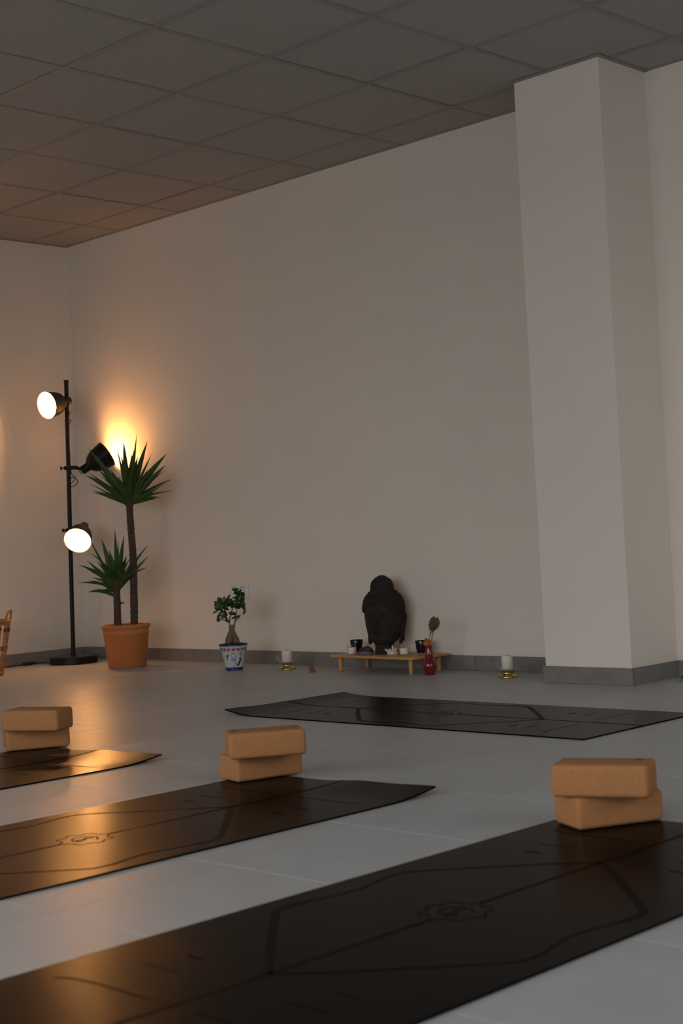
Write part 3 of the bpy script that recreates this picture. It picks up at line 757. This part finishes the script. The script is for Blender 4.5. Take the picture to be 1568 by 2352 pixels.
# ------------------------------------------------------------------ low bamboo stand
ST = (2.858, -.152); SA = math.radians(-3); STH = .087
st = thing('low_stand', 'low bamboo stand with four short round legs against the back wall', 'stand', (ST[0], ST[1], 0), SA)
m = MB().rbox(.612, .262, .0135, .004, 3, STH - .0135); m.build('top', M['bamboo'], st)
for sx, sy in ((-.265, -.095), (.255, -.095), (-.265, .095), (.265, .095)):
    g_ = MB().lathe([(0, .0004), (.0095, .0004), (.0105, .003), (.0118, STH - .0137), (0, STH - .0137)], 18)
    lo = g_.build('leg', M['bamboo'], st, sharp=50); lo.location = (sx, sy, 0)

# ------------------------------------------------------------------ carved stone head
HB = (2.832, -.150)
hd = thing('stone_head_sculpture', 'dark stone head sculpture with curled hair and topknot on the low stand', 'sculpture', (HB[0], HB[1], STH + .0004), math.radians(20))
def interp(tab, z):
    if z <= tab[0][0]: return tab[0][1]
    for (z0, v0), (z1, v1) in zip(tab[:-1], tab[1:]):
        if z <= z1:
            t = (z - z0) / (z1 - z0); t = t * t * (3 - 2 * t) * .5 + t * .5
            return v0 + (v1 - v0) * t
    return tab[-1][1]
Wt = [(0, .052), (.012, .049), (.045, .047), (.058, .052), (.066, .064), (.08, .074), (.11, .086), (.15, .094), (.19, .099), (.24, .101), (.27, .097), (.295, .087), (.312, .071), (.324, .058)]
Ft = [(0, .050), (.012, .046), (.050, .046), (.058, .066), (.066, .080), (.08, .087), (.11, .090), (.15, .092), (.20, .093), (.25, .092), (.28, .082), (.30, .068), (.324, .052)]
Bt = [(0, .050), (.012, .046), (.05, .048), (.06, .056), (.08, .070), (.12, .085), (.18, .098), (.24, .100), (.27, .095), (.295, .082), (.324, .055)]
CYH = .012      # the skull sits slightly behind the neck
def hairline(x, front):
    # height of the hairline above the face: high in the middle, falling to the temples
    return .262 - 5.2 * x * x
def gs(v, s): return math.exp(-(v / s) ** 2)
def head_pt(th, z, hair):
    wx = interp(Wt, z); fr = interp(Ft, z); bk = interp(Bt, z)
    c, s = math.cos(th), math.sin(th)           # th = -pi/2 looks forward (-y)
    ry = fr if s < 0 else bk
    ex = 2.25
    rr = (abs(c / wx) ** ex + abs(s / ry) ** ex) ** (-1 / ex)
    x, y = rr * c, rr * s
    k = smooth((z - .045) / .03)
    y += CYH * k
    if s < 0 and z > .05 and not hair:
        f = -s                                    # how frontal
        dy = 0.0
        dy -= .021 * gs(x, .0085) * smooth((z - .132) / .010) * (1 - smooth((z - .150) / .062)) * f       # nose
        dy -= .007 * gs(x, .007) * smooth((z - .14) / .02) * (1 - smooth((z - .195) / .03))               # bridge
        dy -= .007 * (gs(x - .012, .006) + gs(x + .012, .006)) * gs(z - .140, .008)                       # wings
        for sx in (-1, 1):
            dy += .008 * gs(x - sx * .034, .020) * gs(z - .186, .013)                                     # eye sockets
            dy -= .0065 * gs(x - sx * .034, .016) * gs(z - .183, .008)                                    # lids
            dy += .003 * gs(x - sx * .034, .018) * gs(z - .1755, .0022)                                   # slit
            dy -= .005 * gs(x - sx * .036, .024) * gs(z - (.207 - 3.2 * (abs(x) - .036) ** 2 * 4), .0045)   # brow
            dy -= .004 * gs(x - sx * .046, .022) * gs(z - .145, .022)                                     # cheek
        dy -= .0085 * gs(x, .026) * gs(z - .1205, .0055)                                                  # upper lip
        dy -= .0090 * gs(x, .021) * gs(z - .1085, .0060)                                                  # lower lip
        dy += .0075 * gs(x, .030) * gs(z - .1148, .0022)                                                  # mouth line
        dy += .004 * gs(x, .02) * gs(z - .0985, .005)
        dy -= .007 * gs(x, .022) * gs(z - .082, .012)                                                     # chin
        y += dy * 1.45
    if hair:
        off = .0055
        # rows of snail curls
        row = z / .0135; i = math.floor(row); arc = th * .09
        col = arc / .0135 + (.5 if i % 2 else 0)
        fu, fv = (col - math.floor(col)) - .5, (row - i) - .5
        off += .0050 * max(0, 1 - (fu * fu + fv * fv) * 4) ** .5
        n = Vector((x, y - CYH, 0)).normalized()
        x += n.x * off; y += n.y * off
        z += .002 * max(0, (z - .26) / .06)
    return (x, y, z)
def grid_surface(zs, nth, hair, lo=None, name='face', cap_top=True, cap_bot=True):
    V = []; F = []
    for z in zs:
        for k in range(nth):
            th = 2 * PI * k / nth
            V.append(head_pt(th, z, hair))
    for i in range(len(zs) - 1):
        for k in range(nth):
            F.append((i * nth + k, i * nth + (k + 1) % nth, (i + 1) * nth + (k + 1) % nth, (i + 1) * nth + k))
    if cap_bot: F.append(tuple(range(nth - 1, -1, -1)))
    if cap_top: F.append(tuple((len(zs) - 1) * nth + k for k in range(nth)))
    return V, F
zs = [.324 * i / 150 for i in range(151)]
V, F = grid_surface(zs, 132, False)
MB().add(V, F, True).build('face', M['stone'], hd)
# hair cap: surface lying over the skull above the hairline
nth = 200; nz = 90; V = []; F = []
for i in range(nz + 1):
    for k in range(nth):
        th = 2 * PI * k / nth
        c, s = math.cos(th), math.sin(th)
        xx = .098 * c
        zl = hairline(xx, s) if s < 0 else .200 - .085 * smooth(s * 1.4)
        if s < 0: zl = max(zl, .196)
        zl = zl * 1.0
        z = zl + (.326 - zl) * i / nz
        p = head_pt(th, z, True)
        if i == 0: p = head_pt(th, z, False)
        V.append(p)
for i in range(nz):
    for k in range(nth):
        F.append((i * nth + k, i * nth + (k + 1) % nth, (i + 1) * nth + (k + 1) % nth, (i + 1) * nth + k))
F.append(tuple(nz * nth + k for k in range(nth)))
MB().add(V, F, True).build('hair', M['stone'], hd)
# topknot
tk = [(.060, .318), (.0585, .328), (.058, .345), (.0565, .358), (.0515, .371), (.0435, .382), (.033, .391), (.026, .395), (.0215, .399), (.016, .403), (.008, .4055), (0, .406)]
V = []; F = []; n = 120
prof = []
for (r0, z0), (r1, z1) in zip(tk[:-1], tk[1:]):
    for q_ in range(6): prof.append((r0 + (r1 - r0) * q_ / 6, z0 + (z1 - z0) * q_ / 6))
prof.append(tk[-1])
for r, z in prof:
    for k in range(n):
        th = 2 * PI * k / n
        row = z / .0125; i = math.floor(row); col = th * 5.0 * .8 + (.5 if i % 2 else 0)
        fu, fv = (col - math.floor(col)) - .5, (row - i) - .5
        b_ = .0045 * max(0, 1 - (fu * fu + fv * fv) * 4) ** .5 * min(1, r / .03)
        V.append(((r + b_) * math.cos(th), CYH - .006 + (r + b_) * math.sin(th), z))
for i in range(len(prof) - 1):
    for k in range(n): F.append((i * n + k, i * n + (k + 1) % n, (i + 1) * n + (k + 1) % n, (i + 1) * n + k))
MB().add(V, F, True).build('topknot', M['stone'], hd)
# ears with long lobes
for sx in (-1, 1):
    path = [(.095, .022, .168), (.104, .030, .190), (.107, .040, .198), (.106, .048, .190), (.103, .046, .160), (.098, .038, .120), (.090, .030, .085), (.086, .024, .064), (.086, .014, .058), (.088, .010, .068), (.091, .014, .100), (.095, .018, .135), (.096, .020, .160)]
    pts = spline([(sx * a, b, c) for a, b, c in path], 5)
    e_ = MB().tube(pts, rad_interp([.0055, .0065, .007, .0065, .0055, .006, .0075, .009, .009, .007, .005, .005, .005], len(pts)), 10)
    # membrane of the ear
    mid = [Vector((sx * .092, .030, z)) for z in (.065, .10, .14, .175)]
    e_.tube(mid, [.008, .0095, .011, .009], 10)
    e_.build('ear', M['stone'], hd)

# ------------------------------------------------------------------ things on the stand
ZS = STH + .0005
def cup(label, x, y):
    t = thing('votive_cup', label, 'candle cup', (x, y, ZS), 0, 'black glass candle cups on the stand')
    MB().lathe([(0, .006), (.0265, .006), (.0275, .008), (.0350, .066), (.0345, .0672), (.0332, .066), (.0262, .012), (0, .012)], 36).build('cup_body', M['blackglass'], t, sharp=60)
    MB().lathe([(0, 0), (.0255, 0), (.0268, .002), (.0268, .0058), (0, .0058)], 36).build('cup_foot', M['glass'], t, sharp=60)
cup('black glass candle cup at the left rear of the wooden stand', 2.610, -.128)
cup('black glass candle cup at the right rear behind the red vase', 3.055, -.110)
def jar(label, x, y):
    t = thing('jar_candle', label, 'candle jar', (x, y, ZS), 0, 'small clear jar candles on the stand')
    MB().lathe([(0, 0), (.0235, 0), (.0250, .002), (.0250, .036), (.0225, .040), (.0225, .046), (.0240, .047), (.0240, .050), (.0225, .0502)], 32).build('jar_glass', M['glass'], t)
    MB().lathe([(0, .0036), (.0236, .0036), (.0240, .034), (.021, .0355), (0, .035)], 32).build('jar_wax', M['wax'], t, sharp=50)
    MB().tube([(0, 0, .0345), (.001, 0, .042)], .0009, 6).build('wick', M['wick'], t)
jar('small clear jar of white wax before the left black cup', 2.650, -.207)
jar('small clear jar of white wax beside the quartz crystal', 2.992, -.176)
def rock(name, label, cat, x, y, sx, sy, sz, seed, mt, rough, rz=0, n=2, facets=None):
    rnd = random.Random(seed)
    import bmesh
    bm = bmesh.new(); bmesh.ops.create_icosphere(bm, subdivisions=3, radius=1)
    ax = [Vector((rnd.uniform(-1, 1), rnd.uniform(-1, 1), rnd.uniform(-.6, 1))).normalized() for _ in range(facets or 14)]
    cut = [rnd.uniform(.72, .95) for _ in ax]
    for v in bm.verts:
        d = v.co.normalized(); r = 1.0
        for a, c in zip(ax, cut):
            q_ = d.dot(a)
            if q_ > .05: r = min(r, c / q_)
        v.co = d * r * (1 + rnd.uniform(-rough, rough))
    zmin = min(v.co.z for v in bm.verts)
    for v in bm.verts:
        v.co.z = max(v.co.z, -.55)
        v.co = Vector((v.co.x * sx, v.co.y * sy, (v.co.z + .55) / 1.5 * sz))
    me = bpy.data.meshes.new(name); bm.to_mesh(me); bm.free(); me.materials.append(mt)
    return me
am = thing('amethyst_cluster', 'dark purple amethyst geode lying left of the stone head', 'crystal', (2.745, -.200, ZS), math.radians(45))
link('crystal_mass', rock('crystal_mass', '', '', 0, 0, .044, .026, .042, 5, M['amethyst'], .06), None, am)
cr = link('crust', rock('crust', '', '', 0, 0, .040, .020, .022, 9, M['geode'], .03), None, am); cr.location = (-.004, -.014, -.0002)
qz = thing('quartz_cluster', 'pale pinkish quartz cluster in front of the stone head', 'crystal', (2.928, -.196, ZS), math.radians(45))
link('cluster_base', rock('cluster_base', '', '', 0, 0, .030, .018, .028, 3, M['quartz'], .05), None, qz)
def point(bx, tip, r):
    B = Vector(bx); T = Vector(tip); d = (T - B); MB_ = MB()
    return MB_.tube([B, B + d * .72, B + d * .98], [r, r * .85, r * .08], 6)
for b_, t_, r_ in (((-.006, 0, .008), (-.040, -.004, .033), .008), ((.004, 0, .012), (.002, .0, .050), .0085), ((.010, 0, .01), (.022, .002, .036), .008), ((-.002, -.006, .006), (-.018, -.012, .036), .007), ((.002, -.008, .004), (.012, -.014, .030), .007)):
    pm = point(b_, t_, r_); pm.sm = [False] * len(pm.f); pm.build('crystal_point', M['quartz'], qz)

# ------------------------------------------------------------------ red vase with dried feather
VB = (3.225, -.252)
va = thing('red_vase', 'slender red glass vase standing on the floor at the right of the stand', 'vase', (VB[0], VB[1], 0))
VR = .016
def V3(r, z, d=0.0): return at((0, 0), r, z, d)
MB().lathe([(0, 0), (.025, 0), (.0262, .002), (.0268, .010), (.031, .020), (.0365, .036), (.0377, .046), (.035, .058), (.029, .074), (.0235, .092), (.0190, .114), (.0165, .134), (.0172, .142), (.0185, .147), (.0165, .147), (.0150, .140), (.0150, .132), (0, .130)], 40).build('vase_body', M['redglass'], va)
fe = thing('peacock_feather', 'dried peacock feather standing in the red vase', 'feather', (VB[0], VB[1], .1305))
stem = spline([V3(.002, 0), V3(.006, .05), V3(.016, .09), V3(.022, .115)], 5)
MB().tube(stem, .0016, 6).build('quill', M['stem'], fe)
# vane of separate barbs around the quill
vm = MB(); rnd = random.Random(4)
c0, c1 = Vector(V3(.020, .080)), Vector(V3(.042, .150))
axis_ = (c1 - c0).normalized(); sd = axis_.cross(FH).normalized()
for k in range(420):
    t = k / 420; a = rnd.choice((-1, 1)) * rnd.uniform(.25, 1.0)
    b0 = c0 + (c1 - c0) * t * .86
    ln = (.012 + .0195 * math.sin(PI * min(1, t * .80 + .14))) * rnd.uniform(.85, 1.08)
    d = (axis_ * math.cos(a * 1.15) + sd * math.sin(a * 1.15)).normalized()
    tip = b0 + d * ln + FH * rnd.uniform(-.004, .004)
    s_ = d.cross(FH).normalized() * .0012
    vm.add([b0 - s_, b0 + s_, tip + s_ * .8, tip - s_ * .8], [(0, 1, 2, 3)])
for k in range(34):
    t = rnd.random(); b0 = Vector(stem[-1]).lerp(Vector(stem[6]), t); sg = rnd.choice((-1, 1))
    d = (axis_ * 1.2 + sd * sg * .8).normalized(); tip = b0 + d * rnd.uniform(.015, .03); s_ = d.cross(FH).normalized() * .0006
    vm.add([b0 - s_, b0 + s_, tip + s_ * .4, tip - s_ * .4], [(0, 1, 2, 3)])
vn = vm.build('vane', M['feather'], fe); vn['kind'] = 'stuff'
ec = Vector(V3(.0255, .104, -.008))
en = MB(); en.sphere((0, 0, 0), 1.0, 18, 10)
en.v = [tuple(ec + sd * (v[0] * .0115) + axis_ * (v[2] * .0150) + FH * (v[1] * .0015)) for v in en.v]
en.build('eye_spot', M['feather_eye'], fe)
gs_ = thing('dried_grass_stalk', 'yellowish dried grass stalk leaning right in the red vase', 'dried grass', (VB[0], VB[1], .1305))
MB().tube(spline([V3(.006, 0, .002), V3(.014, .03, .003), V3(.022, .065, .004), V3(.030, .095, .005)], 5), .0013, 6).build('stalk', M['straw'], gs_)
gm = MB()
for k in range(190):
    t = rnd.random(); b0 = Vector(V3(.010, .012, .003)).lerp(Vector(V3(.030, .095, .005)), t)
    d = (Vector((0, 0, 1)) * 1.3 + RH * rnd.uniform(-.7, 1.0) + FH * rnd.uniform(-.5, .5)).normalized(); tip = b0 + d * rnd.uniform(.009, .017); s_ = d.cross(FH).normalized() * .0013
    gm.add([b0 - s_, b0 + s_, tip], [(0, 1, 2)])
go = gm.build('spikelets', M['straw'], gs_); go['kind'] = 'stuff'
pt = thing('dried_flower', 'orange dried flower at the mouth of the red vase', 'dried flower', (VB[0], VB[1], .1305))
MB().tube([V3(0, 0), V3(-.003, .018)], .0015, 6).build('flower_stem', M['stem'], pt)
for k, (r, z, wd) in enumerate(((-.018, .052, .020), (-.028, .028, .018), (.002, .050, .020), (.012, .040, .018), (-.010, .056, .016), (.016, .022, .014), (-.022, .012, .014))):
    blade(V3(-.003, .014, -.004 * (k % 2)), V3(r, z, -.012 + .006 * k), wd, .05, M['petal'], pt, (FH + RH * (.3 if k % 2 else -.3)).normalized(), 'petal', .2, 5)

# ------------------------------------------------------------------ rattan basket at the left edge
RB = (.466, -1.074)
ba = thing('rattan_basket', 'open rattan basket with a loop handle at the left edge near the lamp', 'basket', (RB[0], RB[1], 0))
def rr_(z): return .117 + (.176 - .117) * (z / .315)
def hoop(z, rad, name='hoop', mt=M['rattan']):
    MB().tube([(rr_(z) * math.cos(2 * PI * k / 40), rr_(z) * math.sin(2 * PI * k / 40), z) for k in range(41)], rad, 8).build(name, mt, ba)
hoop(.315, .0075, 'rim'); hoop(.300, .005); hoop(.155, .006); hoop(.148, .004); hoop(.012, .008, 'base_hoop')
BA0 = math.atan2(RH.y, RH.x)
for k in range(14):
    a = BA0 + .12 + 2 * PI * k / 14
    pts = [(rr_(z) * math.cos(a), rr_(z) * math.sin(a), z) for z in (.008, .1, .2, .31)]
    MB().tube(pts, .0052, 8).build('stake', M['rattan'], ba)
    a2 = a + PI / 14
    MB().tube(spline([(rr_(.15) * math.cos(a), rr_(.15) * math.sin(a), .15), (rr_(.25) * math.cos(a + .06), rr_(.25) * math.sin(a + .06), .25), (rr_(.3) * math.cos(a2), rr_(.3) * math.sin(a2), .30)], 4), .004, 6).build('brace', M['rattan'], ba)
    for z in (.262, .155):
        MB().tube([(rr_(z - .01) * math.cos(a), rr_(z - .01) * math.sin(a), z - .01), (rr_(z + .01) * math.cos(a), rr_(z + .01) * math.sin(a), z + .01)], .0072, 8).build('binding', M['rattan_dark'], ba)
fl_ = MB().lathe([(0, .006), (.115, .006), (.115, .012), (0, .012)], 36); fl_.build('basket_floor', M['rattan'], ba)
for sgn in (1, -1):
    hp = []
    for k in range(13):
        u_ = -1 + 2 * k / 12
        a = BA0 + (0 if sgn > 0 else PI) - .02 + u_ * .34
        zz = .31 + .066 * (1 - abs(u_) ** 3)
        r_ = rr_(.315) + .010 * (1 - u_ * u_)
        hp.append((r_ * math.cos(a), r_ * math.sin(a), zz))
    MB().tube(hp, .006, 8).build('handle', M['rattan'], ba)

# ------------------------------------------------------------------ shallow black dish at the right edge
di = thing('black_dish', 'shallow black dish on the floor right of the column at the photo edge', 'dish', (4.648, -.102, 0))
MB().lathe([(0, .0005), (.045, .0005), (.075, .006), (.084, .017), (.082, .019), (.073, .009), (.045, .005), (0, .005)], 40).build('bowl', M['blackglass'], di)
MB().lathe([(0, .0055), (.030, .0055), (.0305, .020), (.029, .022), (0, .022)], 30).build('candle_stub', M['blackglass'], di)
